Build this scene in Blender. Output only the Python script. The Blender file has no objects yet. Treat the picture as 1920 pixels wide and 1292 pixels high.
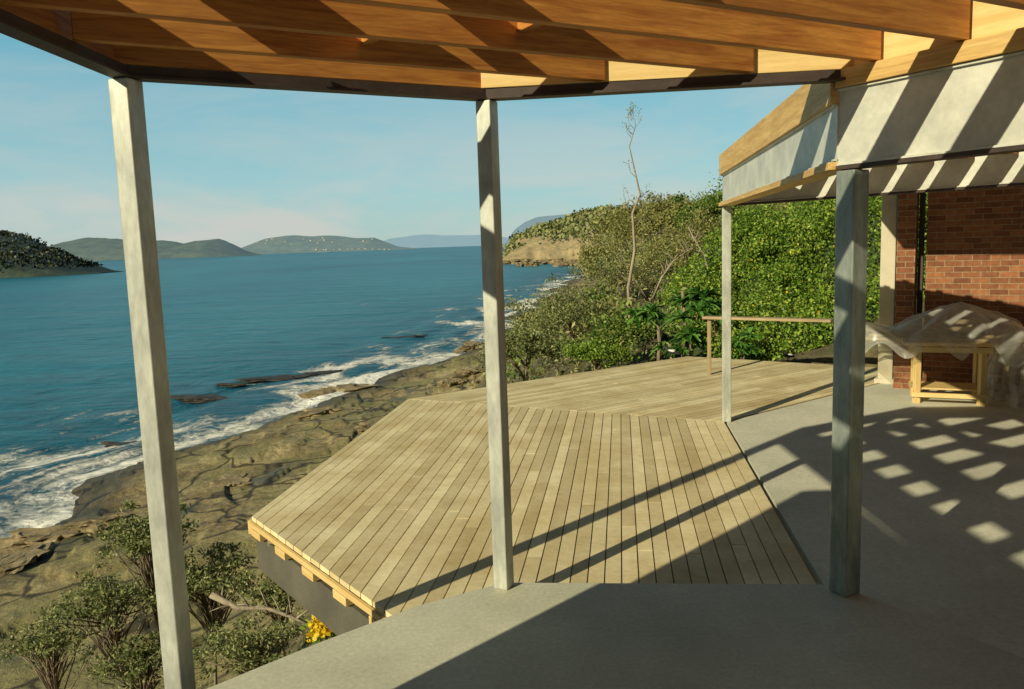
import bpy, bmesh, math, random
import numpy as np
from mathutils import Vector, Matrix, noise
random.seed(7); rng = np.random.default_rng(7)
S = bpy.context.scene; C = S.collection
R = math.radians
# ------------------------------------------------ camera
CAMZ = 1.8; F = 1500.0
TP = .1265; cP = 1/math.sqrt(1+TP*TP); sP = TP*cP
cr = math.cos(.0335); sr = math.sin(.0335)
X = Vector((1,0,0)); UP0 = Vector((0,sP,cP)); FW = Vector((0,cP,-sP))
RI = cr*X - sr*UP0; UPV = sr*X + cr*UP0
cam = bpy.data.cameras.new('camera'); co = bpy.data.objects.new('camera', cam); C.objects.link(co)
M = Matrix((RI, UPV, -FW)).transposed().to_4x4(); M.translation = Vector((0,0,CAMZ)); co.matrix_world = M
cam.sensor_width = 36; cam.lens = 36*F/1920; cam.clip_end = 60000; cam.clip_start = .05
S.camera = co
def ray(px, py):
    u = (px-960)/F; v = (646-py)/F
    return RI*u + UPV*v + FW
def G(px, py, z=0.0):
    d = ray(px, py); t = (z-CAMZ)/d.z
    return Vector((0,0,CAMZ)) + d*t
def AT(px, py, Y):
    d = ray(px, py); return Vector((0,0,CAMZ)) + d*(Y/d.y)
# ------------------------------------------------ tagging / objects
def tag(o, label=None, cat=None, group=None, kind=None):
    if label: o['label'] = label
    if cat: o['category'] = cat
    if group: o['group'] = group
    if kind: o['kind'] = kind
    return o
def empty(name, loc=(0,0,0), rz=0.0):
    o = bpy.data.objects.new(name, None); C.objects.link(o); o.location = loc; o.rotation_euler = (0,0,rz)
    o.empty_display_size = .1
    return o
def setp(o, p):
    if p is not None:
        o.parent = p
        o.matrix_parent_inverse = p.matrix_basis.inverted()
def link(name, me, mat, parent=None, smooth=False):
    o = bpy.data.objects.new(name, me); C.objects.link(o)
    if mat: me.materials.append(mat)
    if smooth: me.polygons.foreach_set('use_smooth', [True]*len(me.polygons))
    setp(o, parent); return o
def bevel(o, w=.004, seg=2):
    m = o.modifiers.new('bevel', 'BEVEL'); m.width = w; m.segments = seg; m.limit_method = 'ANGLE'
    return o
class MB:
    def __init__(s): s.v = []; s.f = []
    def hexa(s, pts):
        b = len(s.v); s.v += [tuple(p) for p in pts]
        s.f += [tuple(b+i for i in q) for q in ((3,2,1,0),(4,5,6,7),(0,1,5,4),(1,2,6,5),(2,3,7,6),(3,0,4,7))]
    def box(s, c, sz, rz=0):
        cx,cy,cz = c; x,y,z = sz[0]/2,sz[1]/2,sz[2]/2; a,b = math.cos(rz), math.sin(rz)
        P = []
        for zz in (-z, z):
            for dx,dy in ((-x,-y),(x,-y),(x,y),(-x,y)): P.append((cx+dx*a-dy*b, cy+dx*b+dy*a, cz+zz))
        s.hexa(P)
    def prism(s, poly, z0, z1):
        n = len(poly); b = len(s.v)
        s.v += [(p[0],p[1],z0) for p in poly] + [(p[0],p[1],z1) for p in poly]
        s.f.append(tuple(b+i for i in range(n-1,-1,-1))); s.f.append(tuple(b+n+i for i in range(n)))
        for i in range(n):
            j = (i+1) % n; s.f.append((b+i, b+j, b+n+j, b+n+i))
    def tube(s, pts, rad, n=6):
        pts = [Vector(p) for p in pts]; b0 = len(s.v)
        for i, p in enumerate(pts):
            d = (pts[min(i+1,len(pts)-1)] - pts[max(i-1,0)]).normalized()
            a = d.cross(Vector((.3,.2,1)) if abs(d.z) < .9 else Vector((1,0,0))).normalized(); c = d.cross(a)
            for k in range(n):
                t = 2*math.pi*k/n; s.v.append(tuple(p + (a*math.cos(t)+c*math.sin(t))*rad[i]))
        for i in range(len(pts)-1):
            for k in range(n):
                q = b0+i*n; s.f.append((q+k, q+(k+1)%n, q+n+(k+1)%n, q+n+k))
        s.f.append(tuple(b0+k for k in range(n-1,-1,-1)))
        q = b0+(len(pts)-1)*n; s.f.append(tuple(q+k for k in range(n)))
    def build(s, name, mat, parent=None, smooth=False):
        me = bpy.data.meshes.new(name); me.from_pydata(s.v, [], s.f); me.update()
        return link(name, me, mat, parent, smooth)
def plank(name, p0, p1, w, h, mat, parent=None, bev=.004):
    p0 = Vector(p0); p1 = Vector(p1); L = (p1-p0).length
    b = MB(); b.box((L/2,0,0), (L,w,h)); o = b.build(name, mat)
    d = (p1-p0).normalized()
    side = Vector((-d.y, d.x, 0))
    side = side.normalized() if side.length > 1e-4 else Vector((0,1,0))
    up = d.cross(side)
    Mx = Matrix((d, side, up)).transposed().to_4x4(); Mx.translation = p0
    o.matrix_basis = Mx
    setp(o, parent)
    if bev: bevel(o, bev)
    return o
# ------------------------------------------------ materials
def base_mat(name):
    m = bpy.data.materials.new(name); m.use_nodes = True; nt = m.node_tree
    return m, nt, nt.nodes['Principled BSDF'], nt.nodes['Material Output']
def nd(nt, t, **kw):
    n = nt.nodes.new(t)
    for k, v in kw.items(): setattr(n, k, v)
    return n
def ramp(nt, fac, stops):
    r = nd(nt, 'ShaderNodeValToRGB'); e = r.color_ramp.elements
    while len(e) < len(stops): e.new(.5)
    for i, (p, c) in enumerate(stops): e[i].position = p; e[i].color = (c[0],c[1],c[2],1)
    nt.links.new(fac, r.inputs[0]); return r.outputs[0]
def mixc(nt, fac, a, b, mode='MIX'):
    m = nd(nt, 'ShaderNodeMix', data_type='RGBA', blend_type=mode)
    for i, x in ((0,fac),(6,a),(7,b)):
        if isinstance(x, (int,float)): m.inputs[i].default_value = x
        elif isinstance(x, tuple): m.inputs[i].default_value = (*x,1)
        else: nt.links.new(x, m.inputs[i])
    return m.outputs[2]
def noise_n(nt, vec, scale, detail=6, rough=.55, dist=0.0):
    n = nd(nt, 'ShaderNodeTexNoise'); n.inputs['Scale'].default_value = scale; n.inputs['Detail'].default_value = detail
    n.inputs['Roughness'].default_value = rough; n.inputs['Distortion'].default_value = dist
    if vec is not None: nt.links.new(vec, n.inputs['Vector'])
    return n.outputs['Fac']
def math_n(nt, op, a, b=0.0, clamp=False):
    m = nd(nt, 'ShaderNodeMath', operation=op, use_clamp=clamp)
    for i, x in ((0,a),(1,b)):
        if isinstance(x, (int,float)): m.inputs[i].default_value = x
        else: nt.links.new(x, m.inputs[i])
    return m.outputs[0]
def bump_n(nt, h, strength, dist, bsdf):
    b = nd(nt, 'ShaderNodeBump'); b.inputs['Strength'].default_value = strength; b.inputs['Distance'].default_value = dist
    nt.links.new(h, b.inputs['Height']); nt.links.new(b.outputs[0], bsdf.inputs['Normal'])
def coord(nt, kind='Object', scale=(1,1,1)):
    t = nd(nt, 'ShaderNodeTexCoord'); mp = nd(nt, 'ShaderNodeMapping'); mp.inputs['Scale'].default_value = scale
    nt.links.new(t.outputs[kind], mp.inputs['Vector']); return mp.outputs[0]
def mat2(name, c1, c2, scale=5, rough=.75, bump=.15, bdist=.01, stretch=(1,1,1), lo=.35, hi=.65, metal=0, island=0, fine=0, fscale=60, detail=6, spec=.5, dist=0.0, world=False, objrand=0, knots=False):
    m, nt, b, o = base_mat(name)
    v = coord(nt, 'Object', stretch)
    if world:
        g = nd(nt, 'ShaderNodeNewGeometry'); v = g.outputs['Position']
    if objrand:
        oi = nd(nt, 'ShaderNodeObjectInfo'); va = nd(nt, 'ShaderNodeVectorMath', operation='ADD')
        sc = math_n(nt, 'MULTIPLY', oi.outputs['Random'], 50.0); nt.links.new(v, va.inputs[0]); nt.links.new(sc, va.inputs[1]); v = va.outputs[0]
    n1 = noise_n(nt, v, scale, detail, .6, dist); c = ramp(nt, n1, [(lo,c1),(hi,c2)])
    n2 = noise_n(nt, v, fscale, 4, .7)
    if fine: c = mixc(nt, 1, c, ramp(nt, n2, [(.3,(1-fine,)*3),(.7,(1,1,1))]), 'MULTIPLY')
    if island:
        g = nd(nt, 'ShaderNodeNewGeometry'); c = mixc(nt, 1, c, ramp(nt, g.outputs['Random Per Island'], [(0,(1-island,1-island*1.1,1-island*1.3)),(1,(1,1,1))]), 'MULTIPLY')
    if objrand: c = mixc(nt, 1, c, ramp(nt, oi.outputs['Random'], [(0,(1-objrand,)*3),(1,(1,1,1))]), 'MULTIPLY')
    if knots:
        vo = nd(nt, 'ShaderNodeTexVoronoi'); vo.inputs['Scale'].default_value = 2.6
        mp = coord(nt, 'Object', (.8,1.4,1.4)); nt.links.new(mp, vo.inputs['Vector'])
        c = mixc(nt, ramp(nt, vo.outputs['Distance'], [(.03,(.8,)*3),(.075,(0,0,0))]), c, (.16,.06,.02))
    nt.links.new(c, b.inputs['Base Color']); b.inputs['Roughness'].default_value = rough; b.inputs['Metallic'].default_value = metal
    b.inputs['Specular IOR Level'].default_value = spec
    if bump: bump_n(nt, math_n(nt, 'ADD', n1, math_n(nt, 'MULTIPLY', n2, .4)), bump, bdist, b)
    return m
def leafmat(name, dark, mid, light, trans=.25, nscale=.8, rough=.5):
    m, nt, b, o = base_mat(name)
    g = nd(nt, 'ShaderNodeNewGeometry')
    n = noise_n(nt, g.outputs['Position'], nscale, 3)
    f = math_n(nt, 'ADD', math_n(nt, 'MULTIPLY', g.outputs['Random Per Island'], .6), math_n(nt, 'MULTIPLY', math_n(nt,'SUBTRACT',n,.25), .8))
    c = ramp(nt, f, [(.15,dark),(.5,mid),(.9,light)])
    nt.links.new(c, b.inputs['Base Color']); b.inputs['Roughness'].default_value = rough; b.inputs['Specular IOR Level'].default_value = .3
    if trans:
        t = nd(nt, 'ShaderNodeBsdfTranslucent'); nt.links.new(c, t.inputs[0])
        mx = nd(nt, 'ShaderNodeMixShader'); mx.inputs[0].default_value = trans
        nt.links.new(b.outputs[0], mx.inputs[1]); nt.links.new(t.outputs[0], mx.inputs[2]); nt.links.new(mx.outputs[0], o.inputs[0])
    return m
W_JOIST = mat2('joist_timber', (.46,.155,.028), (.78,.35,.07), 3, .62, .12, .004, (.7,9,9), fine=.34, fscale=14, dist=.8, objrand=.25, knots=True)
W_PALE = mat2('pale_pine', (.70,.48,.17), (.84,.63,.28), 2.5, .6, .1, .003, (.7,10,10), fine=.15, fscale=18, objrand=.12)
W_DECK = mat2('deck_timber', (.74,.60,.31), (.97,.86,.54), 2.2, .8, .25, .004, (1,1,1), island=.30, fine=.18, fscale=26)
W_GREY = mat2('weathered_timber', (.34,.25,.13), (.50,.38,.22), 4, .8, .2, .004, (.7,8,8), fine=.3, fscale=20)
STEEL_DK = mat2('dark_primed_steel', (.035,.022,.018), (.07,.045,.035), 6, .6, .1, .002, fine=.3)
GALV = mat2('galvanised_steel', (.40,.42,.38), (.64,.66,.58), 9, .45, .08, .002, (1,1,.35), metal=.3, fine=.24, fscale=40)
GALV_D = mat2('shaded_galvanised_steel', (.24,.29,.26), (.46,.50,.45), 7, .45, .08, .002, (1,1,.3), metal=.45, fine=.35, fscale=30)  # darker galvanised copy, the right post's shade put into its colour
GALV_B = mat2('galvanised_channel', (.50,.51,.45), (.70,.70,.61), 5, .5, .08, .002, metal=.15, fine=.14, fscale=30)
CONC = mat2('concrete', (.50,.50,.38), (.76,.75,.58), 1.1, .85, .25, .006, fine=.26, fscale=45, lo=.3, hi=.7)
CONC2 = mat2('concrete_lower', (.54,.54,.42), (.78,.76,.60), .9, .85, .25, .006, fine=.26, fscale=38, lo=.3, hi=.7)
DARKC = mat2('grey_render', (.085,.08,.06), (.14,.13,.095), 2, .9, .2, .006, fine=.3)
CREAM = mat2('cream_render', (.50,.46,.34), (.62,.57,.43), 3, .85, .15, .005, fine=.15)
ROOFG = mat2('grey_roof', (.16,.13,.11), (.28,.22,.18), 1, .9, 0)
BARK = mat2('bark', (.15,.115,.075), (.36,.29,.20), 6, .9, .4, .02, (3,3,.7), fine=.3)
BARK_L = mat2('pale_bark', (.28,.24,.17), (.48,.41,.30), 6, .9, .4, .02, (3,3,.7), fine=.3)
ROCK = mat2('sandstone', (.18,.14,.07), (.46,.37,.21), 1.2, .9, .6, .08, fine=.4, fscale=9, world=True)
ROCK_W = mat2('wet_rock', (.018,.017,.013), (.10,.08,.05), 1.0, .6, .6, .08, fine=.4, fscale=7, world=True)
L_GREY = leafmat('leaf_grey_green', (.06,.08,.025), (.21,.25,.09), (.46,.46,.20))
L_GREEN = leafmat('leaf_green', (.04,.09,.012), (.15,.24,.04), (.36,.43,.10))
L_BRIGHT = leafmat('leaf_bright', (.030,.07,.008), (.15,.28,.028), (.44,.53,.09), nscale=2.4)
L_OLIVE = leafmat('leaf_olive', (.07,.08,.020), (.26,.27,.078), (.52,.48,.19))
L_GLOSS = leafmat('leaf_gloss', (.02,.07,.012), (.07,.19,.028), (.22,.40,.09), trans=.12, rough=.3)
L_FAR = leafmat('leaf_far', (.09,.12,.04), (.21,.25,.09), (.33,.34,.145), trans=0, nscale=.03)
FLOWER = leafmat('yellow_flower', (.60,.36,.01), (.80,.58,.02), (.90,.72,.06))
def brickmat():
    m, nt, b, o = base_mat('red_brick')
    t = nd(nt, 'ShaderNodeTexCoord'); sx = nd(nt, 'ShaderNodeSeparateXYZ'); cx = nd(nt, 'ShaderNodeCombineXYZ')
    nt.links.new(t.outputs['Object'], sx.inputs[0])
    nt.links.new(math_n(nt,'ADD',sx.outputs[0],sx.outputs[1]), cx.inputs[0]); nt.links.new(sx.outputs[2], cx.inputs[1])
    br = nd(nt, 'ShaderNodeTexBrick'); nt.links.new(cx.outputs[0], br.inputs['Vector'])
    br.inputs['Scale'].default_value = 1; br.inputs['Brick Width'].default_value = .185; br.inputs['Row Height'].default_value = .066
    br.inputs['Mortar Size'].default_value = .005; br.inputs['Mortar Smooth'].default_value = .3
    br.inputs['Color1'].default_value = (.20,.07,.032,1); br.inputs['Color2'].default_value = (.38,.155,.065,1); br.inputs['Mortar'].default_value = (.38,.28,.16,1)
    n = noise_n(nt, t.outputs['Object'], 20, 5)
    c = mixc(nt, 1, br.outputs[0], ramp(nt, n, [(.3,(.6,.6,.6)),(.7,(1,1,1))]), 'MULTIPLY')
    nt.links.new(c, b.inputs['Base Color']); b.inputs['Roughness'].default_value = .9
    bump_n(nt, math_n(nt,'SUBTRACT', math_n(nt,'MULTIPLY',n,.3), br.outputs[1]), .6, .008, b)
    return m
BRICK = brickmat()
def plastic():
    m, nt, b, o = base_mat('clear_polythene')
    b.inputs['Base Color'].default_value = (.84,.84,.78,1); b.inputs['Roughness'].default_value = .14
    b.inputs['Specular IOR Level'].default_value = 1.0
    n = noise_n(nt, coord(nt,'Object',(1,1,2.5)), 2.2, 4, .6, 1.2)
    t = nd(nt, 'ShaderNodeBsdfTransparent'); t.inputs[0].default_value = (.95,.96,.92,1)
    tl = nd(nt, 'ShaderNodeBsdfTranslucent'); tl.inputs[0].default_value = (.85,.85,.78,1)
    m1 = nd(nt, 'ShaderNodeMixShader'); m1.inputs[0].default_value = .4
    nt.links.new(b.outputs[0], m1.inputs[1]); nt.links.new(tl.outputs[0], m1.inputs[2])
    lw = nd(nt, 'ShaderNodeLayerWeight'); lw.inputs[0].default_value = .35
    f = math_n(nt, 'ADD', ramp(nt, n, [(.35,(.20,)*3),(.68,(.45,)*3)]), math_n(nt,'MULTIPLY',lw.outputs['Facing'],.45), True)
    mx = nd(nt, 'ShaderNodeMixShader'); nt.links.new(f, mx.inputs[0])
    nt.links.new(t.outputs[0], mx.inputs[1]); nt.links.new(m1.outputs[0], mx.inputs[2]); nt.links.new(mx.outputs[0], o.inputs[0])
    return m
PLAST = plastic()
BLACK = mat2('black_feather', (.01,.01,.012), (.03,.03,.035), 20, .6, 0)
WHITE = mat2('white_feather', (.7,.7,.66), (.8,.8,.76), 20, .7, 0)
# ------------------------------------------------ value noise
TAB = rng.random((256,256))
def vn(x, y):
    x = np.asarray(x, float); y = np.asarray(y, float)
    xi = np.floor(x).astype(int); yi = np.floor(y).astype(int); fx = x-xi; fy = y-yi
    fx = fx*fx*(3-2*fx); fy = fy*fy*(3-2*fy)
    a = TAB[xi&255, yi&255]; b = TAB[(xi+1)&255, yi&255]; c = TAB[xi&255, (yi+1)&255]; d = TAB[(xi+1)&255, (yi+1)&255]
    return (a*(1-fx)+b*fx)*(1-fy) + (c*(1-fx)+d*fx)*fy
def fbm(x, y, o=4):
    r = 0; a = .5; t = 0
    for i in range(o): r = r + a*vn(x*2**i+i*17.3, y*2**i+i*9.1); t += a; a *= .5
    return r/t
# ------------------------------------------------ shoreline and terrain
SEA = -8.0
spx = [(0,1000),(330,838),(600,745),(850,665),(910,640),(960,601),(1000,567),(1060,530),(1120,511)]
sp = [G(a,b,SEA) for a,b in spx]
SY = [-200,-60,0,15]+[p.y for p in sp]+[330,400,430]; SX = [-40,-28,-21,-19.6]+[p.x for p in sp]+[95,330,700]
def shore(x, y):
    xs = np.interp(y, SY, SX); sl = (np.interp(y+4, SY, SX)-np.interp(y-4, SY, SX))/8
    s = (x-xs)/np.sqrt(1+sl*sl)
    return s + (fbm(x/7+3, y/7, 5)-.5)*7.0*np.clip(1-np.abs(s)/22, 0, 1)
def th(x, y):
    x = np.asarray(x, float); y = np.asarray(y, float)
    s = shore(x, y)
    h = np.interp(s, [-40,-6,0,2,11,13.5,18,21.5,24,27,30,40,60,120,300], [-16,-9.3,-8.03,-7.62,-7.0,-6.4,-3.3,-.6,-.15,.9,1.7,3.4,6.5,12,26])
    w = np.clip((15-s)/3, 0, 1)*np.clip((s+1)/4, .15, 1)
    n = fbm(x/5.0+fbm(x/2,y/2,2)*.25, y/8.0, 4)
    q = n*10; st = (np.floor(q)+np.clip((q-np.floor(q)-.86)/.14,0,1))/10
    h = h + w*((st-.45)*1.25 + (fbm(x/.7+9,y/.7,3)-.5)*.07) + np.clip((s-12)/3,0,1)*(fbm(x/6,y/6,3)-.5)*1.2
    fp = np.minimum(9.95+(x+1.3)*.685, 12.85-(x-2.8)*.74)
    k = np.clip((fp-y)/.4, 0, 1)*(x > -6)
    h = h*(1-k) + np.minimum(h, -1.0)*k
    return h
def grid_mesh(name, Xs, Ys, Zs, mat, attr=None, smooth=True, parent=None):
    nr, nc = Xs.shape
    me = bpy.data.meshes.new(name)
    V = np.stack([Xs,Ys,Zs], -1).reshape(-1,3)
    i = np.arange(nr*nc).reshape(nr,nc)
    Fc = np.stack([i[:-1,:-1], i[:-1,1:], i[1:,1:], i[1:,:-1]], -1).reshape(-1,4)
    me.vertices.add(len(V)); me.vertices.foreach_set('co', V.ravel())
    me.loops.add(Fc.size); me.loops.foreach_set('vertex_index', Fc.ravel().astype(np.int32))
    me.polygons.add(len(Fc)); me.polygons.foreach_set('loop_start', (np.arange(len(Fc))*4).astype(np.int32))
    me.update(calc_edges=True)
    if attr is not None:
        a = me.attributes.new('shore', 'FLOAT', 'POINT'); a.data.foreach_set('value', attr.ravel().astype(np.float32))
    return link(name, me, mat, parent, smooth)
def terrain_mat():
    m, nt, b, o = base_mat('rock_and_soil')
    g = nd(nt, 'ShaderNodeNewGeometry'); P = g.outputs['Position']
    at = nd(nt, 'ShaderNodeAttribute', attribute_name='shore'); s = at.outputs['Fac']
    n1 = noise_n(nt, P, .45, 8, .62, .4); n2 = noise_n(nt, P, 3.2, 8, .7); n3 = noise_n(nt, P, .22, 4, .5)
    c = ramp(nt, n1, [(.30,(.14,.11,.05)),(.42,(.29,.23,.105)),(.56,(.46,.375,.19)),(.72,(.62,.52,.31))])
    c = mixc(nt, 1, c, ramp(nt, n2, [(.3,(.40,.38,.35)),(.62,(1.1,1.1,1.1))]), 'MULTIPLY')
    c = mixc(nt, ramp(nt, n3, [(.42,(0,0,0)),(.58,(.7,.7,.7))]), c, (.20,.195,.075))
    vo = nd(nt, 'ShaderNodeTexVoronoi', feature='DISTANCE_TO_EDGE'); vo.inputs['Scale'].default_value = .23
    wv = nd(nt, 'ShaderNodeVectorMath', operation='ADD'); nt.links.new(P, wv.inputs[0])
    nn = nd(nt, 'ShaderNodeTexNoise'); nn.inputs['Scale'].default_value = .5; nt.links.new(P, nn.inputs['Vector'])
    sc = nd(nt, 'ShaderNodeVectorMath', operation='SCALE'); sc.inputs['Scale'].default_value = 3.0; nt.links.new(nn.outputs['Color'], sc.inputs[0])
    nt.links.new(sc.outputs[0], wv.inputs[1]); nt.links.new(wv.outputs[0], vo.inputs['Vector'])
    c = mixc(nt, ramp(nt, vo.outputs[0], [(.008,(.9,)*3),(.035,(0,0,0))]), c, (.03,.022,.012))
    wet = ramp(nt, math_n(nt,'ADD', math_n(nt,'MULTIPLY',s,.26), math_n(nt,'MULTIPLY',n1,-1.0)), [(.0,(1,1,1)),(.5,(0,0,0))])
    c = mixc(nt, wet, c, mixc(nt, 1, c, (.34,.33,.31), 'MULTIPLY'))
    damp = math_n(nt, 'MULTIPLY', ramp(nt, noise_n(nt, P, .5, 5, .6, .3), [(.56,(0,0,0)),(.66,(1,1,1))]), ramp(nt, math_n(nt,'MULTIPLY',s,.1), [(.85,(1,1,1)),(1,(0,0,0))]))
    c = mixc(nt, math_n(nt,'MULTIPLY',damp,.6), c, (.05,.055,.04))
    sn = nd(nt, 'ShaderNodeSeparateXYZ'); nt.links.new(g.outputs['Normal'], sn.inputs[0])
    c = mixc(nt, ramp(nt, sn.outputs[2], [(.55,(.6,)*3),(.9,(0,0,0))]), c, (.10,.065,.03))
    soil = ramp(nt, n2, [(.35,(.055,.052,.022)),(.6,(.17,.14,.07))])
    c = mixc(nt, ramp(nt, math_n(nt,'MULTIPLY', math_n(nt,'ADD', s, math_n(nt,'MULTIPLY',n1,4)), .05), [(.78,(0,0,0)),(.9,(1,1,1))]), c, soil)
    nt.links.new(c, b.inputs['Base Color'])
    r = math_n(nt, 'SUBTRACT', .9, math_n(nt,'MULTIPLY', math_n(nt,'MAXIMUM', damp, math_n(nt,'MULTIPLY',wet,.8)), .4)); nt.links.new(r, b.inputs['Roughness'])
    hh = math_n(nt,'ADD', n1, math_n(nt,'MULTIPLY',n2,.45))
    bump_n(nt, hh, .8, .30, b)
    return m
ang = np.radians(np.concatenate([np.linspace(-100,-36,60), np.linspace(-35,12,560), np.linspace(13,100,110)])); rr = np.geomspace(2.5, 460, 420)
A_, R_ = np.meshgrid(ang, rr); TX = R_*np.sin(A_); TY = R_*np.cos(A_)
ground = grid_mesh('rocky_shore', TX, TY, th(TX,TY), terrain_mat(), shore(TX,TY)); tag(ground, kind='structure')
# ------------------------------------------------ sea
def sea_mat():
    m, nt, b, o = base_mat('sea_water')
    g = nd(nt, 'ShaderNodeNewGeometry'); P = g.outputs['Position']
    at = nd(nt, 'ShaderNodeAttribute', attribute_name='shore'); s = math_n(nt, 'MULTIPLY', at.outputs['Fac'], -1.0)
    sx = nd(nt, 'ShaderNodeSeparateXYZ'); nt.links.new(P, sx.inputs[0])
    cb = nd(nt, 'ShaderNodeCombineXYZ'); nt.links.new(math_n(nt,'MULTIPLY',s,.36), cb.inputs[0]); nt.links.new(math_n(nt,'MULTIPLY',sx.outputs[1],.12), cb.inputs[1])
    streak = noise_n(nt, cb.outputs[0], 1.0, 7, .68, .9)
    lace = noise_n(nt, P, 1.3, 8, .75, 1.4); patch = noise_n(nt, P, .11, 3, .5)
    f = math_n(nt, 'ADD', math_n(nt,'MULTIPLY',streak,.80), math_n(nt,'MULTIPLY',lace,.42))
    f = math_n(nt, 'ADD', f, math_n(nt,'MULTIPLY', math_n(nt,'SUBTRACT',patch,.5), .7))
    thr = nd(nt, 'ShaderNodeMapRange'); nt.links.new(s, thr.inputs[0])
    thr.inputs[1].default_value = 0; thr.inputs[2].default_value = 16; thr.inputs[3].default_value = .52; thr.inputs[4].default_value = .84
    d = math_n(nt, 'SUBTRACT', f, thr.outputs[0])
    foam = ramp(nt, math_n(nt,'ADD', math_n(nt,'MULTIPLY',d,6.0), .3), [(.2,(0,0,0)),(.9,(1,1,1))])
    deep = ramp(nt, noise_n(nt, coord(nt,'Object',(.010,.0035,1)), 1.0, 4, .5, .5), [(.35,(.005,.105,.195)),(.62,(.018,.205,.290))])
    shal = mixc(nt, ramp(nt, math_n(nt,'MULTIPLY',s,.03), [(0,(1,1,1)),(1,(0,0,0))]), deep, (.006,.095,.155))
    rip = noise_n(nt, coord(nt,'Object',(.35,1.1,1)), .5, 7, .75, .4)
    shal = mixc(nt, 1, shal, ramp(nt, rip, [(.35,(.62,.62,.65)),(.65,(1.18,1.18,1.15))]), 'MULTIPLY')
    c = mixc(nt, foam, shal, (.90,.90,.84))
    nt.links.new(c, b.inputs['Base Color'])
    nt.links.new(math_n(nt,'ADD', math_n(nt,'MULTIPLY',foam,.5), .30), b.inputs['Roughness'])
    b.inputs['IOR'].default_value = 1.33; b.inputs['Specular IOR Level'].default_value = .28
    w1 = noise_n(nt, coord(nt,'Object',(.35,.9,1)), .55, 6, .65, .4); w2 = noise_n(nt, coord(nt,'Object',(.02,.07,1)), 1.0, 5, .6, .3)
    bump_n(nt, math_n(nt,'ADD', math_n(nt,'ADD', w1, math_n(nt,'MULTIPLY',w2,5)), math_n(nt,'MULTIPLY',foam,.3)), .7, .6, b)
    return m
ang = np.radians(np.linspace(-100, 100, 500)); rr = np.concatenate([np.geomspace(10, 420, 380), np.geomspace(440, 40000, 40)])
A_, R_ = np.meshgrid(ang, rr); TX = R_*np.sin(A_); TY = R_*np.cos(A_)
shs = shore(TX,TY); shs[R_ > 400] = -200
TZ = SEA + (fbm(TX/3.5, TY/9, 3)-.5)*.35*np.clip(1-R_/300, 0, 1)*np.clip(-shs/4,0,1) + .22*np.sin(-shs*1.1+vn(TX/9,TY/9)*6)*np.exp(-np.clip(-shs,0,99)/8)*np.clip(-shs/2,0,1)
sea = grid_mesh('sea', TX, TY, TZ, sea_mat(), shs); tag(sea, kind='structure')
# ------------------------------------------------ far hills
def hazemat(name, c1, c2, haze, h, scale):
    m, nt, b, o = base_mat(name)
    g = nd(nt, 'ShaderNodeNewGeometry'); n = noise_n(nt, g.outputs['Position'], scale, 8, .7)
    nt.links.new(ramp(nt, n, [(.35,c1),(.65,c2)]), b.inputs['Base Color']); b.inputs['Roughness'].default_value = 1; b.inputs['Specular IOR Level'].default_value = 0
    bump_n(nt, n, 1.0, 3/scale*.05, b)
    e = nd(nt, 'ShaderNodeEmission'); e.inputs[0].default_value = (*haze,1); e.inputs[1].default_value = 1  # aerial haze put into the hill colour as a faint glow
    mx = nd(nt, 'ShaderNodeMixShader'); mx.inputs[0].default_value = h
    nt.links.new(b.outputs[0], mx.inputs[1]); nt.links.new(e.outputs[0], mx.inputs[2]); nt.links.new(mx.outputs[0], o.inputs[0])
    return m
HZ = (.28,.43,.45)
def hill(name, prof, Y, depth, mat, rough=.1, shape=.6, nx=160, nt_=26, seed=0.0):
    pxs = np.linspace(prof[0][0], prof[-1][0], nx)
    tops = np.interp(pxs, [p[0] for p in prof], [p[1] for p in prof])
    Yr = Y+depth*.45
    Xr = []; Zr = []
    for a, b in zip(pxs, tops):
        p = AT(a, b, Yr); Xr.append(p.x); Zr.append(p.z)
    Xr = np.array(Xr); Zr = np.array(Zr)
    T = np.linspace(0, 1, nt_)
    XX = np.tile(Xr, (nt_,1)); TT = np.tile(T[:,None], (1,nx))
    YY = Y + depth*TT
    prof_ = np.where(TT < .45, (TT/.45)**shape, np.cos((TT-.45)/.55*math.pi/2))
    H = np.maximum(Zr-SEA, 0.5)
    n = fbm(XX/(depth*.12)+seed, YY/(depth*.12)+seed, 5)-.5
    ZZ = SEA-1 + (H+1)*prof_*(1+n*rough*2*np.clip(TT*6,0,1))
    YY = YY + n*depth*.10
    o = grid_mesh(name, XX, YY, ZZ, mat); tag(o, kind='structure')
    return XX, YY, ZZ
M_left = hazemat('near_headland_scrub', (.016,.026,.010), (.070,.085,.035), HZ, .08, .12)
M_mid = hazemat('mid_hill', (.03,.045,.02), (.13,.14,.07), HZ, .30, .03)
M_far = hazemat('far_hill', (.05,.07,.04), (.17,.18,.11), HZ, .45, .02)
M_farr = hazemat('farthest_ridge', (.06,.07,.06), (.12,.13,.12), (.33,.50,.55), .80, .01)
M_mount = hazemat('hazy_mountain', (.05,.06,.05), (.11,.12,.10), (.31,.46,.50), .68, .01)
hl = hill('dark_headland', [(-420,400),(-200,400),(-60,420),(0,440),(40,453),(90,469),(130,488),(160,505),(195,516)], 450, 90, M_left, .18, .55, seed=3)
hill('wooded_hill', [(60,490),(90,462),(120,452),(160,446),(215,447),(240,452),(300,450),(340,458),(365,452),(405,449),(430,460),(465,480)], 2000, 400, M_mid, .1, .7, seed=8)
hf = hill('far_hill', [(430,482),(460,462),(500,446),(545,440),(580,443),(620,442),(665,447),(700,446),(740,462),(790,468)], 2900, 600, M_far, .1, .8, seed=15)
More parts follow.
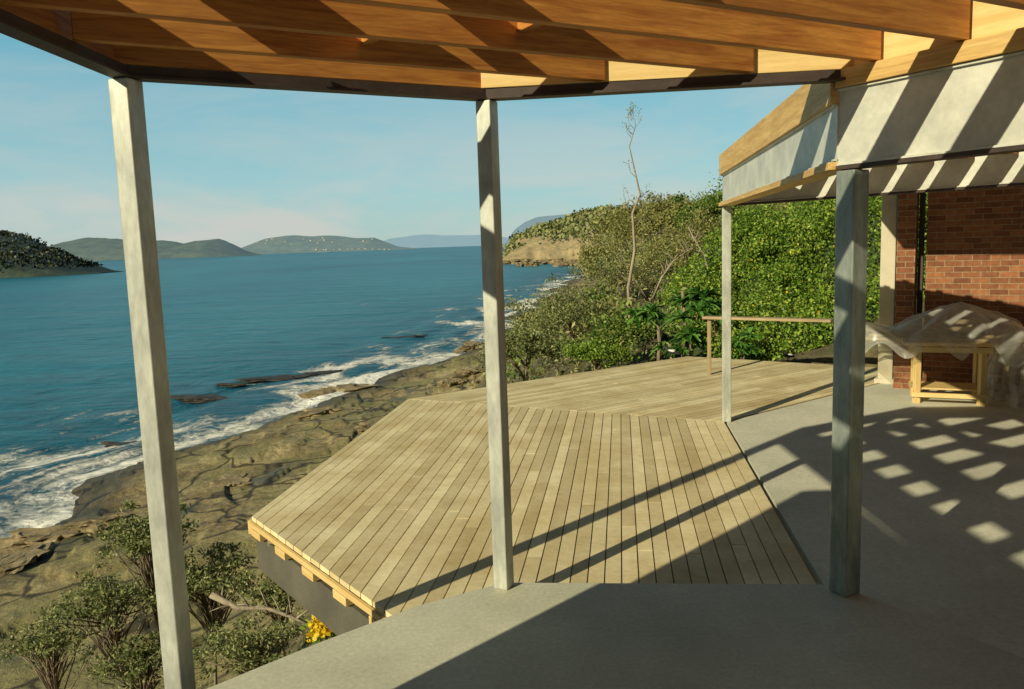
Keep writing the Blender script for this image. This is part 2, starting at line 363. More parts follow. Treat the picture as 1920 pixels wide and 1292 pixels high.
hill('distant_ridge', [(680,470),(730,447),(790,440),(850,441),(905,440),(960,446),(1000,462)], 5200, 900, M_farr, .06, .8, seed=21)
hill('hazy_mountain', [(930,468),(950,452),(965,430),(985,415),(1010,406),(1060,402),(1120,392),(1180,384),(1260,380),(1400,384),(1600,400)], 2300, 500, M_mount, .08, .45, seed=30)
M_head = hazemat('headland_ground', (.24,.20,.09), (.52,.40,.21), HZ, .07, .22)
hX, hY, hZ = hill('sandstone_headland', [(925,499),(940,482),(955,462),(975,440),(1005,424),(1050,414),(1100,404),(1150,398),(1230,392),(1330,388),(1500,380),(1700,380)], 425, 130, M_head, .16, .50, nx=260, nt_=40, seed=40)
# ------------------------------------------------ leaf clouds
def leaf_mesh(name, P, size, mat, parent=None, elong=2.0, flat=0.0):
    P = np.asarray(P, float); n = len(P)
    a = rng.normal(size=(n,3)); a[:,2] *= (1-flat)
    a /= np.linalg.norm(a, axis=1)[:,None]
    b = np.cross(a, rng.normal(size=(n,3))); b /= np.linalg.norm(b, axis=1)[:,None]
    sz = np.broadcast_to(np.asarray(size, float), (n,))*rng.uniform(.6,1.35,n)
    L = (a*sz[:,None])/2; Wd = (b*sz[:,None])/2/elong
    V = np.stack([P-L, P+Wd-L*.15, P+L, P-Wd-L*.15], 1).reshape(-1,3)
    me = bpy.data.meshes.new(name)
    me.vertices.add(4*n); me.vertices.foreach_set('co', V.ravel())
    me.loops.add(4*n); me.loops.foreach_set('vertex_index', np.arange(4*n, dtype=np.int32))
    me.polygons.add(n); me.polygons.foreach_set('loop_start', (np.arange(n)*4).astype(np.int32))
    me.update(calc_edges=True)
    return link(name, me, mat, parent)
def clump_pts(c, r, n, clumps=40, spread=.17, shell=.45):
    c = np.asarray(c, float); r = np.asarray(r, float)
    d = rng.normal(size=(clumps,3)); d /= np.linalg.norm(d,axis=1)[:,None]
    d[:,2] = np.where(d[:,2] < -.35, -d[:,2]*.5, d[:,2])
    cc = d*(shell+(1-shell)*rng.random(clumps)**.6)[:,None]*rng.uniform(.7,1.3,clumps)[:,None]
    w = rng.uniform(.5,1.5,clumps); k = rng.choice(clumps, n, p=w/w.sum())
    sp_ = spread*rng.uniform(.6,1.5,clumps)
    p = cc[k] + rng.normal(size=(n,3))*sp_[k][:,None]*np.array([1,1,.75])
    return c + p*r, c + cc*r
def shrub(name, cat, label, c, r, n, lsize, lmat, bark=BARK, clumps=40, group=None, spread=.17, elong=2.0, shell=.45, limbs=9, trunk_r=.05, base=None, flowers=0):
    c = Vector(c)
    if base is None: base = Vector((c.x+random.uniform(-.2,.2), c.y+random.uniform(-.1,.2), float(th(c.x,c.y))-.1))
    base = Vector(base)
    root = empty(name, base); tag(root, label, cat, group)
    P, cc = clump_pts(c, r, n, clumps, spread, shell)
    leaf_mesh('crown', P, lsize, lmat, root, elong)
    b = MB(); top = Vector((c.x, c.y, c.z-r[2]*.45))
    if top.z < base.z+.2: top.z = base.z+.2
    mid = (base+top)/2 + Vector((random.uniform(-.15,.15), random.uniform(-.1,.1), 0))*r[0]
    b.tube([base, mid, top], [trunk_r*1.3, trunk_r, trunk_r*.8], 7)
    for q in cc[:limbs]:
        q = Vector(q); s_ = mid.lerp(top, random.uniform(.3,1)); m_ = s_.lerp(q,.5)+Vector((random.uniform(-.12,.12),random.uniform(-.12,.12),random.uniform(-.05,.15)))*r[0]
        b.tube([s_, m_, q], [trunk_r*.6, trunk_r*.4, trunk_r*.12], 5)
    b.build('trunk', bark, root, True)
    if flowers:
        k = rng.choice(len(P), flowers); leaf_mesh('flowers', P[k]+np.array([0,-.06,.04]), lsize*.8, FLOWER, root, 1.2)
    return root
NF = 34000
sel = rng.integers(0, hX.size, NF); jj = rng.normal(size=(NF,3))*np.array([2.0,2.0,.8])
fz = hZ.ravel()[sel]; cl_ = fbm(hX.ravel()[sel]/14, hY.ravel()[sel]/14+5, 3)
ok = (fz > SEA+10.5+(cl_-.5)*22)
Pf = np.stack([hX.ravel()[sel], hY.ravel()[sel], fz+.8], -1)[ok] + jj[ok]
hfz = leaf_mesh('headland_forest', Pf, 2.3, L_FAR, None, 1.3); tag(hfz, 'distant sunlit green scrub covering the sandstone headland across the bay', 'forest', kind='stuff')
sel = rng.integers(0, hl[0].size, 20000); fz = hl[2].ravel()[sel]; ok = fz > SEA+4
Pf = np.stack([hl[0].ravel()[sel], hl[1].ravel()[sel], fz+.3], -1)[ok]+rng.normal(size=(ok.sum(),3))*np.array([1.6,1.6,.5])
L_DARKF = leafmat('leaf_far_dark', (.016,.028,.010), (.032,.048,.018), (.050,.066,.028), trans=0, nscale=.03)
o_ = leaf_mesh('headland_scrub', Pf, 1.8, L_DARKF, None, 1.3); tag(o_, 'dark scrub covering the steep headland at the left edge', 'scrub', kind='stuff')
def house_proto():
    r = empty('house', (0,0,0))
    b = MB(); b.box((0,0,3),(14,9,8)); b.build('wall', CREAM, r)
    b = MB(); v = [(-7.5,-5,7),(7.5,-5,7),(7.5,5,7),(-7.5,5,7),(-7.5,0,9.4),(7.5,0,9.4)]; b.v = v; b.f = [(0,1,5,4),(2,3,4,5),(0,4,3),(1,2,5),(3,2,1,0)]; b.build('roof', ROOFG, r)
    return r
hp = house_proto(); first = True
for i in range(34):
    if i < 19: row = random.choice([5,6,7,8,9]); col = int(random.uniform(.18,.75)*160)
    else: row = 1; col = int((.50+.42*(i-19)/15)*160)
    x, y, z = hf[0][row,col], hf[1][row,col], hf[2][row,col]
    if first: r = hp; first = False
    else:
        r = hp.copy(); C.objects.link(r)
        for ch in list(hp.children):
            c_ = ch.copy(); C.objects.link(c_); c_.parent = r
    r.location = (x+random.uniform(-9,9), y-4, z+1); r.rotation_euler = (0,0,random.uniform(-.5,.5)); s_ = random.uniform(.28,.52); r.scale = (s_,s_,s_)
    if i < 19: tag(r, 'tiny pale house among trees high on the far hill across the water', 'house', 'houses on the far hillside')
    else: tag(r, 'tiny pale house down at the waterline below the far hill', 'house', 'houses along the far shore')
# ------------------------------------------------ boulders
def rock(name, label, c, r, mat, group=None, seed=0, cat='rock', rz=None):
    bm = bmesh.new(); bmesh.ops.create_icosphere(bm, subdivisions=4, radius=1)
    for v in bm.verts:
        n = noise.fractal(v.co*1.3+Vector((seed,seed*2,0)), 1, 2, 5)
        cell = noise.cell(v.co*2.4+Vector((seed,0,0)))
        v.co *= 1+n*.55+(cell-.5)*.22
        v.co.z = max(min(v.co.z, .55+.15*noise.noise(v.co*2)), -.8)
        v.co = Vector((v.co.x*r[0], v.co.y*r[1], v.co.z*r[2]))
    me = bpy.data.meshes.new(name); bm.to_mesh(me); bm.free()
    o = link(name, me, mat, None, False); o.location = c; o.rotation_euler = (0,0,seed if rz is None else rz)
    tag(o, label, cat, group); return o
def on(px, py, z0=-7.2):
    p = G(px, py, z0)
    for _ in range(6):
        p = G(px, py, float(th(p.x,p.y)))
    return p
k = 0
for (px,py,r,lab) in [(90,1012,(1.6,1.0,.6),'rounded brown boulder at the left edge of the rock platform'),
    (185,985,(1.0,.7,.4),'small brown boulder right of the big one at the left edge'),
    (640,738,(2.3,1.5,.8),'jagged brown rock standing on the platform beside the surf'),
    (600,775,(1.2,.9,.4),'low flat rock inland of the jagged rock by the surf'),
    (885,705,(1.5,1.1,.8),'pale boulder just left of the middle steel post'),
    (850,722,(1.1,.8,.6),'pale boulder at the far left corner of the deck'),
    (905,722,(.9,.8,.6),'pale boulder tucked behind the middle steel post'),
    (890,652,(2.6,1.6,.7),'low dark ledge of rock where the shore bends far off'),
    (700,800,(1.0,.7,.3),'flat slab of rock near the far deck edge'),
    (30,1055,(1.3,.8,.4),'dark wet rock at the far left by the foam'),
    (440,905,(1.1,.8,.25),'low flat rock on the platform left of the deck corner')]:
    k += 1; p = on(px,py); rock('boulder', lab, p, r, ROCK, seed=k*3.3)
for (px,py,r,lab) in [(375,748,(3.0,.9,.22),'long dark reef rock awash right of the left steel post'),
    (525,710,(2.8,1.0,.22),'dark reef rock with foam round it halfway between the two tall posts'),
    (610,699,(2.2,.7,.18),'dark low reef rock beyond the jagged shore rock'),
    (755,633,(2.2,.7,.22),'dark reef rock lying farthest out in the surf'),
    (430,722,(1.4,.5,.15),'small dark rock just beyond the long reef rock'),
    (240,835,(1.6,.6,.16),'dark rock awash left of the left steel post')]:
    k += 1; p = G(px,py,SEA); p.z = SEA; rock('reef_rock', lab, p, r, ROCK_W, seed=k*2.1, rz=.35*math.sin(k))
for i in range(12):
    p = G(948+i*14, 495+random.uniform(-2,4), SEA); k += 1
    rock('shelf_rock', 'pale sandstone block at the waterline below the headland', (p.x,min(p.y,425),SEA), (6,4,random.uniform(2,4)), ROCK, 'sandstone blocks below the headland', seed=k*1.7)
# ------------------------------------------------ hillside scrub
def scatter(n, xr, yr, smin, smax):
    x = rng.uniform(*xr, n); y = np.exp(rng.uniform(np.log(yr[0]), np.log(yr[1]), n)); s = shore(x,y)
    ok = (s > smin) & (s < smax) & (y > np.minimum(14.3+(x-2.8)*.55, 99)) & (x < y*.75+8)
    ok &= ~((x/y < .125) & (y > 26))
    return x[ok], y[ok]
cx_, cy_ = scatter(3600, (-2,90), (13.8,230), 18.5, 90)
hh_ = th(cx_,cy_); rad = rng.uniform(.2,.75,len(cx_))*(1+cy_/60); lift = rng.uniform(.1,1.45,len(cx_))**1.6*(1+cy_/80)
wts = 1/(cy_**.2); wts /= wts.sum()
NL = 160000
kk = rng.choice(len(cx_), NL, p=wts)
tone = rng.random(len(cx_))
PP = np.stack([cx_[kk],cy_[kk],hh_[kk]+lift[kk]*.7],-1) + rng.normal(size=(NL,3))*(rad[kk][:,None]*np.array([.45,.45,.36]))
sz_ = .042+.0042*cy_[kk]
for lo_,hi_,mt_,nm_,lb_,ct_,el_ in [(0,.32,L_GREEN,'green_undergrowth','fresh green undergrowth patches among the olive hillside scrub','undergrowth',1.8),
        (.32,.8,L_OLIVE,'hillside_scrub','olive coastal scrub covering the hillside behind the deck','scrub',2.6),
        (.8,1.01,L_GREY,'grey_scrub','grey green wispy scrub scattered over the hillside behind the deck','scrub',3.0)]:
    q_ = (tone[kk] >= lo_) & (tone[kk] < hi_)
    so = leaf_mesh(nm_, PP[q_], sz_[q_], mt_, None, el_); tag(so, lb_, ct_, kind='stuff')
# flowering creeper bank right behind the deck
def bankf(u, v):
    zt = np.interp(u, [3.0,3.5,4.2,5.2,6.5,9.5], [.1,.7,1.7,2.4,2.8,3.0])
    lump = (fbm(u*.9, v*2.3, 5)-.5)
    y = 12.9+(u-3)*-.20 + v*4.6 - lump*3.6*np.sin(np.clip(v,0,1)*3.1+.2)
    z = -.25 + zt*(np.sin(v*math.pi/2))**.8 + lump*2.0*np.clip(v*3,0,1)
    return u + lump*1.0, y, z
n = 130000
u = rng.uniform(3.2, 9.8, n); v = rng.random(n)*1.1
dens = fbm(u*3.2+7, v*11, 4); keep = dens + rng.random(n)*.34 > .53; u = u[keep]; v = v[keep]; n = len(u)
x_,y_,z_ = bankf(u, v)
jit = (rng.uniform(.03,.22,n)*(.3+1.0*dens[keep]))[:,None]
PB = np.stack([x_,y_,z_], -1)+rng.normal(size=(n,3))*jit
PB[:,1] -= (dens[keep]-.5)*1.0
cb = leaf_mesh('creeper_bank', PB, .058, L_BRIGHT, None, 1.5); tag(cb, 'bright green flowering creeper covering the bank behind the deck', 'creeper', kind='stuff')
kf = rng.choice(n, 340); fl = leaf_mesh('creeper_flowers', PB[kf]+np.array([-.02,-.12,.05]), .045, FLOWER, cb, 1.1); tag(fl, kind='stuff')
US, VS = np.meshgrid(np.linspace(2.8,11,60), np.linspace(0,1.1,30))
XB,YB,ZB_ = bankf(US, VS)
bank = grid_mesh('earth_bank', XB, YB+.28, ZB_-.16, mat2('bank_soil', (.012,.026,.006),(.06,.085,.02),3,.95,.4,.05)); tag(bank, kind='structure')
def bush(lab, px, py, Y, rx, rz, n, ls, lm, cat='shrub', name='shrub', **kw):
    return shrub(name, cat, lab, AT(px,py,Y), (rx, rx*.8, rz), n, ls, lm, **kw)
bush('grey-green rounded bush at the left end of the far deck edge', 985,660,15.8,.85,.55,9000,.06,L_GREY, clumps=54, spread=.13)
bush('grey-green bush standing taller behind the rounded bush by the deck', 1075,605,19.5,1.15,.9,9000,.075,L_GREY, clumps=60, spread=.12, elong=3)
bush('low grey bush down the slope just right of the middle post', 1025,610,25,1.2,.8,6000,.10,L_GREY, clumps=36)
bush('fresh green low bush behind the middle of the far deck edge', 1115,665,14.2,.6,.32,5000,.055,L_BRIGHT, clumps=36)
bush('green leafy bush beneath the tall bare tree', 1165,640,15.5,.75,.5,6000,.065,L_GREEN, clumps=40)
bush('wispy olive tree left of the tall bare tree', 1150,500,27,1.3,1.6,7000,.11,L_OLIVE, 'tree','coastal_tree', clumps=60, spread=.11, limbs=30, elong=3, bark=BARK_L)
bush('olive tree on the skyline just right of the bare tree', 1235,430,32,1.6,1.1,7000,.12,L_OLIVE, 'tree','coastal_tree', clumps=54, spread=.12, limbs=30, elong=3, bark=BARK_L)
bush('olive tree on the skyline left of the hanging beam', 1300,415,28,1.5,1.0,8000,.11,L_OLIVE, 'tree','coastal_tree', clumps=46, spread=.14, limbs=16, elong=2.6)
bush('dark green tree meeting the beam end on the skyline', 1350,405,23,1.1,.9,8000,.085,L_GREEN, 'tree','coastal_tree', clumps=44)
bush('pale olive tree lower on the slope behind the broad leaved plants', 1290,480,20,1.4,1.1,8000,.08,L_OLIVE, 'tree','coastal_tree', clumps=60, spread=.12, limbs=24, elong=3, bark=BARK_L)
bush('hazy tree farthest along the ridge above the bay', 1185,430,60,2.6,2.0,7000,.24,L_OLIVE, 'tree','coastal_tree', clumps=40)
bush('round tree on the shore slope above the bay water', 1150,495,50,2.2,1.6,6000,.2,L_GREY, 'tree','coastal_tree', clumps=36)
bush('bushy tree filling the slope between bare tree and green bank', 1215,520,22,1.5,1.2,8000,.085,L_GREY, 'tree','coastal_tree', clumps=60, spread=.12, limbs=24, elong=3, bark=BARK_L)
bush('green shrub topping the flowering bank beside the cream column', 1610,430,16.5,1.2,.8,7000,.085,L_GREEN, clumps=34)
def rosette(lab, px, py, Y, r, n=22):
    top = AT(px,py,Y); g = Vector((top.x, top.y, max(min(float(th(top.x,top.y)), top.z-.3), top.z-1.2)))
    root = empty('broad_leaved_plant', g); tag(root, lab, 'plant')
    b = MB(); b.tube([g, (g+top)/2+Vector((.04,0,0)), top], [.04,.035,.03], 6); b.build('stem', BARK, root, True)
    for q in range(4):
        b = MB(); c = top+Vector((random.uniform(-.35,.35)*r*1.9, random.uniform(-.3,.3)*r, random.uniform(-.5,.35)*r))
        for i in range(n):
            a = random.uniform(0,6.28); el = random.uniform(-.1,1.2); L = r*random.uniform(.45,.75); w = L*.13
            d = Vector((math.cos(a)*math.cos(el), math.sin(a)*math.cos(el), math.sin(el))); sd = d.cross(Vector((0,0,1))).normalized()
            base = len(b.v); pts = []
            for t in (0,.35,.7,1): pts.append(c + d*L*t + Vector((0,0,-.45*L*t*t)))
            ww = (.3,1,.85,.03)
            for p, k_ in zip(pts, ww):
                b.v.append(tuple(p-sd*w*k_)); b.v.append(tuple(p+Vector((0,0,-.02)))); b.v.append(tuple(p+sd*w*k_))
            for j in range(3):
                for e in (0,1): b.f.append((base+j*3+e, base+j*3+e+1, base+j*3+e+4, base+j*3+e+3))
        b.build('leaves', L_GLOSS, root)
for args in [('broad leaved plant at the left of the glossy clump behind the deck',1232,585,13.6,.50),
    ('broad leaved plant highest in the glossy clump behind the deck',1280,545,13.9,.58),
    ('broad leaved plant nearest the deck in the glossy clump',1292,615,13.2,.52),
    ('broad leaved plant just behind the left end of the plank rail',1340,585,13.3,.48),
    ('broad leaved plant seen under the plank rail beside the slim far post',1390,640,12.3,.36),
    ('dark glossy plant low on the left of the broad leaved clump',1255,645,13.2,.34)]: rosette(*args)
# tall bare tree
Yt = 17.5
root = empty('bare_tree', (AT(1185,650,Yt).x, Yt, float(th(AT(1185,650,Yt).x,Yt)))); tag(root, 'tall thin almost leafless tree rising above the hillside into the sky', 'tree')
tp = [AT(1186,650,Yt), AT(1180,600,Yt), AT(1178,540,Yt), AT(1190,470,Yt), AT(1186,400,Yt), AT(1200,365,Yt), AT(1190,320,Yt), AT(1180,275,Yt), AT(1192,235,Yt), AT(1184,200,Yt)]
tp[0].z = root.location.z-.1
b = MB(); b.tube(tp, [.045,.042,.036,.032,.027,.022,.017,.012,.009,.005], 7)
tips = []
for i in range(20):
    k0 = random.uniform(1.5, 8.4); i0 = int(k0); s_ = tp[i0].lerp(tp[i0+1], k0-i0)
    L = (.62-.05*k0)*random.uniform(.5,1.1)+.08; a = random.choice([-1,1])
    e = s_+Vector((a*L*.45, random.uniform(-.3,.3)*L, L*random.uniform(.5,1.0))); m_ = s_.lerp(e,.5)+Vector((a*.1*L,0,-.06*L))
    b.tube([s_, m_, e], [.010*(1-.07*k0), .006, .002], 4); tips.append((e,L,k0))
    for _ in range(2):
        e2 = e+Vector((random.uniform(-.2,.2), random.uniform(-.2,.2), random.uniform(-.05,.35)))*L*.8; q = m_.lerp(e, random.random()); b.tube([q, e2], [.004,.0015], 4); tips.append((e2,L,k0))
b.build('trunk', BARK_L, root, True)
P = []
for e, L, k0 in tips:
    if random.random() < .3: P += [tuple(e+Vector(rng.normal(size=3))*.05) for _ in range(8)]
P += [tuple(tp[9]+Vector((rng.normal()*.05, rng.normal()*.05, -.07+rng.normal()*.09))) for _ in range(90)]
leaf_mesh('crown', P, .045, L_OLIVE, root, 2.5)
def dead_branch(lab, pts, Y, r0=.03, n=14, cat='branch', bark=BARK_L):
    q = [AT(a,b_,Y) for a,b_ in pts]; root = empty('dead_branch', q[0]); tag(root, lab, cat)
    b = MB(); b.tube(q, list(np.linspace(r0, r0*.3, len(q))), 6)
    for i in range(n):
        k0 = random.uniform(.4, len(q)-1.05); i0 = int(k0); s_ = q[i0].lerp(q[i0+1], k0-i0); L = (q[0]-q[-1]).length*.25*random.uniform(.4,1)
        e = s_+Vector((random.uniform(-1,1), random.uniform(-.6,.6), random.uniform(0,1))).normalized()*L; b.tube([s_, s_.lerp(e,.5)+Vector((0,0,.1*L)), e], [r0*.4,r0*.25,r0*.08], 4)
    b.build('limb', bark, root, True)
dead_branch('grey forked dead branch above the broad leaved plants', [(1225,560),(1240,520),(1262,490),(1300,462)], 15.5)
dead_branch('pale dead branch leaning left of the slim far post', [(1330,520),(1322,480),(1300,445),(1290,425)], 16.5)
nb = [('leafy top of the coastal shrub growing beside the left steel post', 285,1015,11.0,.72,.52,4600,.066),
      ('sparse coastal shrub low in the left corner of the view', 90,1205,11.0,.80,.38,2000,.062),
      ('coastal shrub with dense leaves left of the foot of the left post', 200,1135,10.6,.90,.45,3600,.062),
      ('tangled coastal shrub right behind the foot of the left post', 400,1095,11.4,.85,.60,4200,.062),
      ('low leafy coastal shrub at the bottom edge beside the left post', 270,1240,9.8,.80,.36,2800,.058),
      ('coastal shrub in the shadow below the deck corner', 520,1120,10.6,.6,.42,3000,.058),
      ('twiggy coastal shrub in the gap between concrete slab and deck', 480,1215,9.4,.85,.46,3400,.055)]
for lab,px,py,Y,rx,rz,n_,ls in nb:
    bush(lab,px,py,Y,rx,rz,n_,ls,L_GREY, 'shrub','coastal_shrub', clumps=80, spread=.09, shell=.10, limbs=78, trunk_r=.024, elong=2.4)
cu = rng.uniform(-9.5,-.8,300); cv = rng.uniform(7.5,15.5,300); sc_ = shore(cu,cv); q_ = (sc_ > 11+3*fbm(cu/2,cv/2,2)); cu = cu[q_]; cv = cv[q_]
kk2 = rng.integers(0,len(cu),8000)
PG = np.stack([cu[kk2],cv[kk2],th(cu[kk2],cv[kk2])+.10],-1)+rng.normal(size=(8000,3))*np.array([.16,.16,.08])
gc = leaf_mesh('ground_cover', PG, .055, L_OLIVE, None, 2.2); tag(gc, 'low olive ground cover growing on the slope below the slab', 'ground cover', kind='stuff')
dead_branch('long bare curving branch reaching toward the deck corner', [(395,1115),(445,1140),(500,1140),(550,1158),(605,1185)], 8.2, .035, 12)
c = AT(632,1176,5.0)
shrub('flowering_weed', 'plant', 'bright yellow flowering weed beside the concrete slab edge', c, (.17,.15,.09), 700, .042, L_BRIGHT, clumps=18, limbs=8, trunk_r=.010, flowers=520, base=(c.x+.1,c.y+.3,c.z-1.3))
# ------------------------------------------------ slabs
MID = Vector((-.085,4.04,0)); RP = Vector((1.634,3.84,0)); LP = Vector((-1.5,3.29,0)); FP = Vector((2.18,8.06,0))
fa = Vector((.52,-.85,0)).normalized()
E1 = RP+fa*4.6
b = MB(); b.prism([(-.085,4.10),(-.52,3.86),(-.95,3.50),(-1.31,3.16),(-1.75,2.75),(-2.15,1.7),(-2.2,-4),(5,-4),(E1.x+.05,E1.y),(1.78,3.72),(1.69,3.86),(1.55,3.95)], -.32, 0)
slab = b.build('concrete_floor', CONC); bevel(slab, .012); tag(slab, kind='structure')
DZ = -.09
Bc = Vector((-1.325,9.86)); Cc = Vector((2.15,8.06)); Fc_ = Vector((2.81,12.69)); Gc = Vector((5.1,11.0)); Hc = Vector((4.84,10.07)); Ac = Vector((-1.917,5.577))
b = MB(); b.prism([(1.575,3.6),(4.5,-3.9),(12,-3.9),(12,4),(8.2,7.8),(5.2,10.2),(4.86,10.05),(2.175,8.03)], -.36, DZ)
s2 = b.build('lower_concrete_floor', CONC2); tag(s2, kind='structure')
# ------------------------------------------------ decks
def clip(poly, n, d):
    out = []
    for i in range(len(poly)):
        a = poly[i]; b_ = poly[(i+1)%len(poly)]; da = a.dot(n)-d; db = b_.dot(n)-d
        if da <= 0: out.append(a)
        if (da < 0 < db) or (db < 0 < da): out.append(a+(b_-a)*(da/(da-db)))
    return out
def deck(label, poly, direc, rim_edges, mat=W_DECK):
    d = Vector(direc).normalized(); nrm = Vector((-d.y, d.x))
    c0 = sum(poly, Vector((0,0)))/len(poly)
    root = empty('timber_deck', (c0.x,c0.y,DZ)); tag(root, label, 'deck')
    lo = min(p.dot(nrm) for p in poly); hi = max(p.dot(nrm) for p in poly)
    b = MB(); t = lo; w = .088; g = .0075
    while t < hi:
        st = clip(clip(poly, nrm, min(t+w,hi)), -nrm, -t)
        if len(st) >= 3:
            a0 = min(p.dot(d) for p in st); a1 = max(p.dot(d) for p in st)
            cuts = [a0]; x = a0+random.uniform(.8,3.6)
            while x < a1-.5: cuts.append(x); x += random.uniform(1.8,3.6)
            cuts.append(a1)
            for q in range(len(cuts)-1):
                s3 = clip(clip(st, d, cuts[q+1]-.002), -d, -(cuts[q]+.001))
                if len(s3) >= 3:
                    dz = random.uniform(-.0015,.0015)
                    ar = sum(s3[i].x*s3[(i+1)%len(s3)].y-s3[i].y*s3[(i+1)%len(s3)].x for i in range(len(s3)))
                    if ar < 0: s3 = s3[::-1]
                    b.prism([(p.x,p.y) for p in s3], DZ-.032+dz, DZ+dz)
        t += w+g
    b.build('decking_boards', mat, root)
    lo = min(p.dot(d) for p in poly); hi = max(p.dot(d) for p in poly); t = lo+.12
    while t < hi-.05:
        st = clip(clip(poly, d, t+.045), -d, -t)
        if len(st) >= 3:
            q0 = min(p.dot(nrm) for p in st)+.06; q1 = max(p.dot(nrm) for p in st)-.06
            pa = d*(t+.022)+nrm*q0; pb = d*(t+.022)+nrm*q1
            if (pb-pa).length > .3: plank('joist', (pa.x,pa.y,DZ-.032-.062), (pb.x,pb.y,DZ-.032-.062), .045, .12, W_GREY, root, 0)
        t += .45
    for (p, q) in rim_edges:
        plank('rim_board', (p.x,p.y,DZ-.032-.052), (q.x,q.y,DZ-.032-.052), .03, .10, W_PALE, root, .002)
    return root
Ec = Vector((-.50,3.72)); Dc = Vector((1.56,3.80))
d1 = deck('near timber deck of pale boards running away from the camera', [Ac,Ec,Dc,Cc,Bc], (.137,.99), [(Ac+Vector((-.02,-.0)),Bc+Vector((-.02,0)))])
nrm = (Ec-Ac).normalized(); out = Vector((nrm.y,-nrm.x))
out = out if out.dot(Vector((-1,-1))) > 0 else -out
plank('rim_board', (*(Ac+out*.012), DZ-.053), (*(Ec+out*.012), DZ-.053), .022, .036, W_PALE, d1, .002)
for i in range(5):
    p = Ac+nrm*(.04+i*.45)
    plank('end_block', (*(p+out*.002), DZ-.100), (*(p+nrm*.17+out*.002), DZ-.100), .05, .052, W_PALE, d1, .003)
plank('edge_beam', (*(Ac-out*.05+Vector((0.02,0))), DZ-.265), (*(Ec-out*.05), DZ-.265), .10, .265, DARKC, d1, .004)
plank('edge_beam', (*(Ac+Vector((.10,.05))), DZ-.265), (*(Bc+Vector((.10,-.05))), DZ-.265), .10, .24, DARKC, d1, .004)
d2 = deck('far timber deck with boards running toward the green bank', [Bc+Vector((0,.008)),Cc+Vector((0,.008)),Hc,Gc,Fc_], (.825,.565), [(Bc+Vector((-.01,.015)),Fc_+Vector((-.01,.015)))])
for q in (Ac+Vector((.9,.9)), Bc+Vector((.35,-.4)), (Bc+Fc_)/2+Vector((.3,-.4))):
    b = MB(); b.box((q.x,q.y,(DZ-.3+float(th(q.x,q.y))-.3)/2),(.14,.14,abs(DZ-.3-float(th(q.x,q.y))+.3))); b.build('support_post', DARKC, d1)
# ------------------------------------------------ posts
def post(label, p, z0, z1, rot, w=.088, mat=None):
    b = MB(); b.box((0,0,(z1-z0)/2), (w,w,z1-z0)); o = b.build('steel_post', mat or GALV); o.location = (p.x,p.y,z0); o.rotation_euler = (0,0,rot)
    bevel(o, .007, 3); tag(o, label, 'post'); return o
ZB = 2.494
post('tall galvanised post nearest the camera at the left', LP, -1.4, ZB, R(-17), .092)
post('galvanised post in the middle standing at the slab corner', MID, 0, ZB, R(-28), .082)
post('thick galvanised post at the right under the two meeting beams', RP, 0.001, 2.088, R(-62), .105, GALV_D)
post('slim galvanised post farthest back at the deck corner', FP, DZ, 2.088, R(-12), .088)
def ebeam(label, p, q, z0=ZB, z1=ZB+.055, w=.075):
    root = empty('edge_beam', (p.x,p.y,z0)); tag(root, label, 'beam')
    plank('flange', (p.x,p.y,z0+.008), (q.x,q.y,z0+.008), w, .012, STEEL_DK, root, .001)
    plank('web', (p.x,p.y,(z0+z1)/2+.007), (q.x,q.y,(z0+z1)/2+.007), .03, z1-z0-.014, STEEL_DK, root, .001)
    return root
ebeam('dark steel beam running back overhead along the left side', Vector((-1.60,-3.5,0)), LP+Vector((0,.03,0)))
ebeam('dark steel beam between left and middle posts', LP, MID+Vector((.03,.016,0)), ZB+.001)
ebeam('dark steel beam from the middle post to the right beams', MID+Vector((-.02,0,0)), RP+Vector((.02,0,0)), ZB+.002)
# ------------------------------------------------ roof frame
roof = empty('roof_frame', (0,1,ZB+.06)); tag(roof, 'orange timber roof joists overhead resting on the dark steel beams', 'roof frame')
dj = Vector((.884,.469,0)).normalized(); mj = Vector((-dj.y, dj.x, 0)); JZ0 = ZB+.06; JH = .24
def xseg(o, a, bq):
    da = a.dot(mj)-o; db = bq.dot(mj)-o
    if da*db > 0: return None
    p = a+(bq-a)*(da/(da-db)); return p.dot(dj)
offs = [3.27,2.88,2.49,2.10,1.71,1.32,.93,.54,.15,-.24,-.63,-1.02]
LB0 = Vector((-1.60,-3.5,0))
for i, o_ in enumerate(offs):
    t0 = xseg(o_, LB0, LP+Vector((0,.2,0)))
    t1 = xseg(o_, MID, RP) or xseg(o_, RP, E1)
    if t0 is None: t0 = (-1.55-(mj*o_).x)/dj.x
    if t1 is None: continue
    p = mj*o_+dj*(t0+.015); q = mj*o_+dj*(t1-.035)
    plank('joist', (p.x,p.y,JZ0+JH/2), (q.x,q.y,JZ0+JH/2), .045, JH, W_JOIST, roof, .003)
    if i > 0:
        for frac in ((.42,) if i%2 else (.55,)):
            c = mj*(o_+.195)+dj*(t0+(t1-t0)*frac)
            plank('nogging', (*(c-mj*.172).xy,JZ0+.15), (*(c+mj*.172).xy,JZ0+.15), .045, .17, W_JOIST, roof, .003)
plank('rim_joist', (*(LP+mj*.02-dj*.05).xy,JZ0+JH/2), (*(MID+mj*.02+dj*.05).xy,JZ0+JH/2), .045, JH, W_JOIST, roof, .003)
plank('rim_joist', (-1.645,-3.5,JZ0+JH/2+.004), (-1.55,3.30,JZ0+JH/2+.004), .045, JH+.05, W_JOIST, roof, .003)
plank('trimmer', (MID.x-.02,MID.y+.0,JZ0+JH/2-.001), (RP.x+.03,RP.y+.02,JZ0+JH/2-.001), .045, JH, W_PALE, roof, .003)
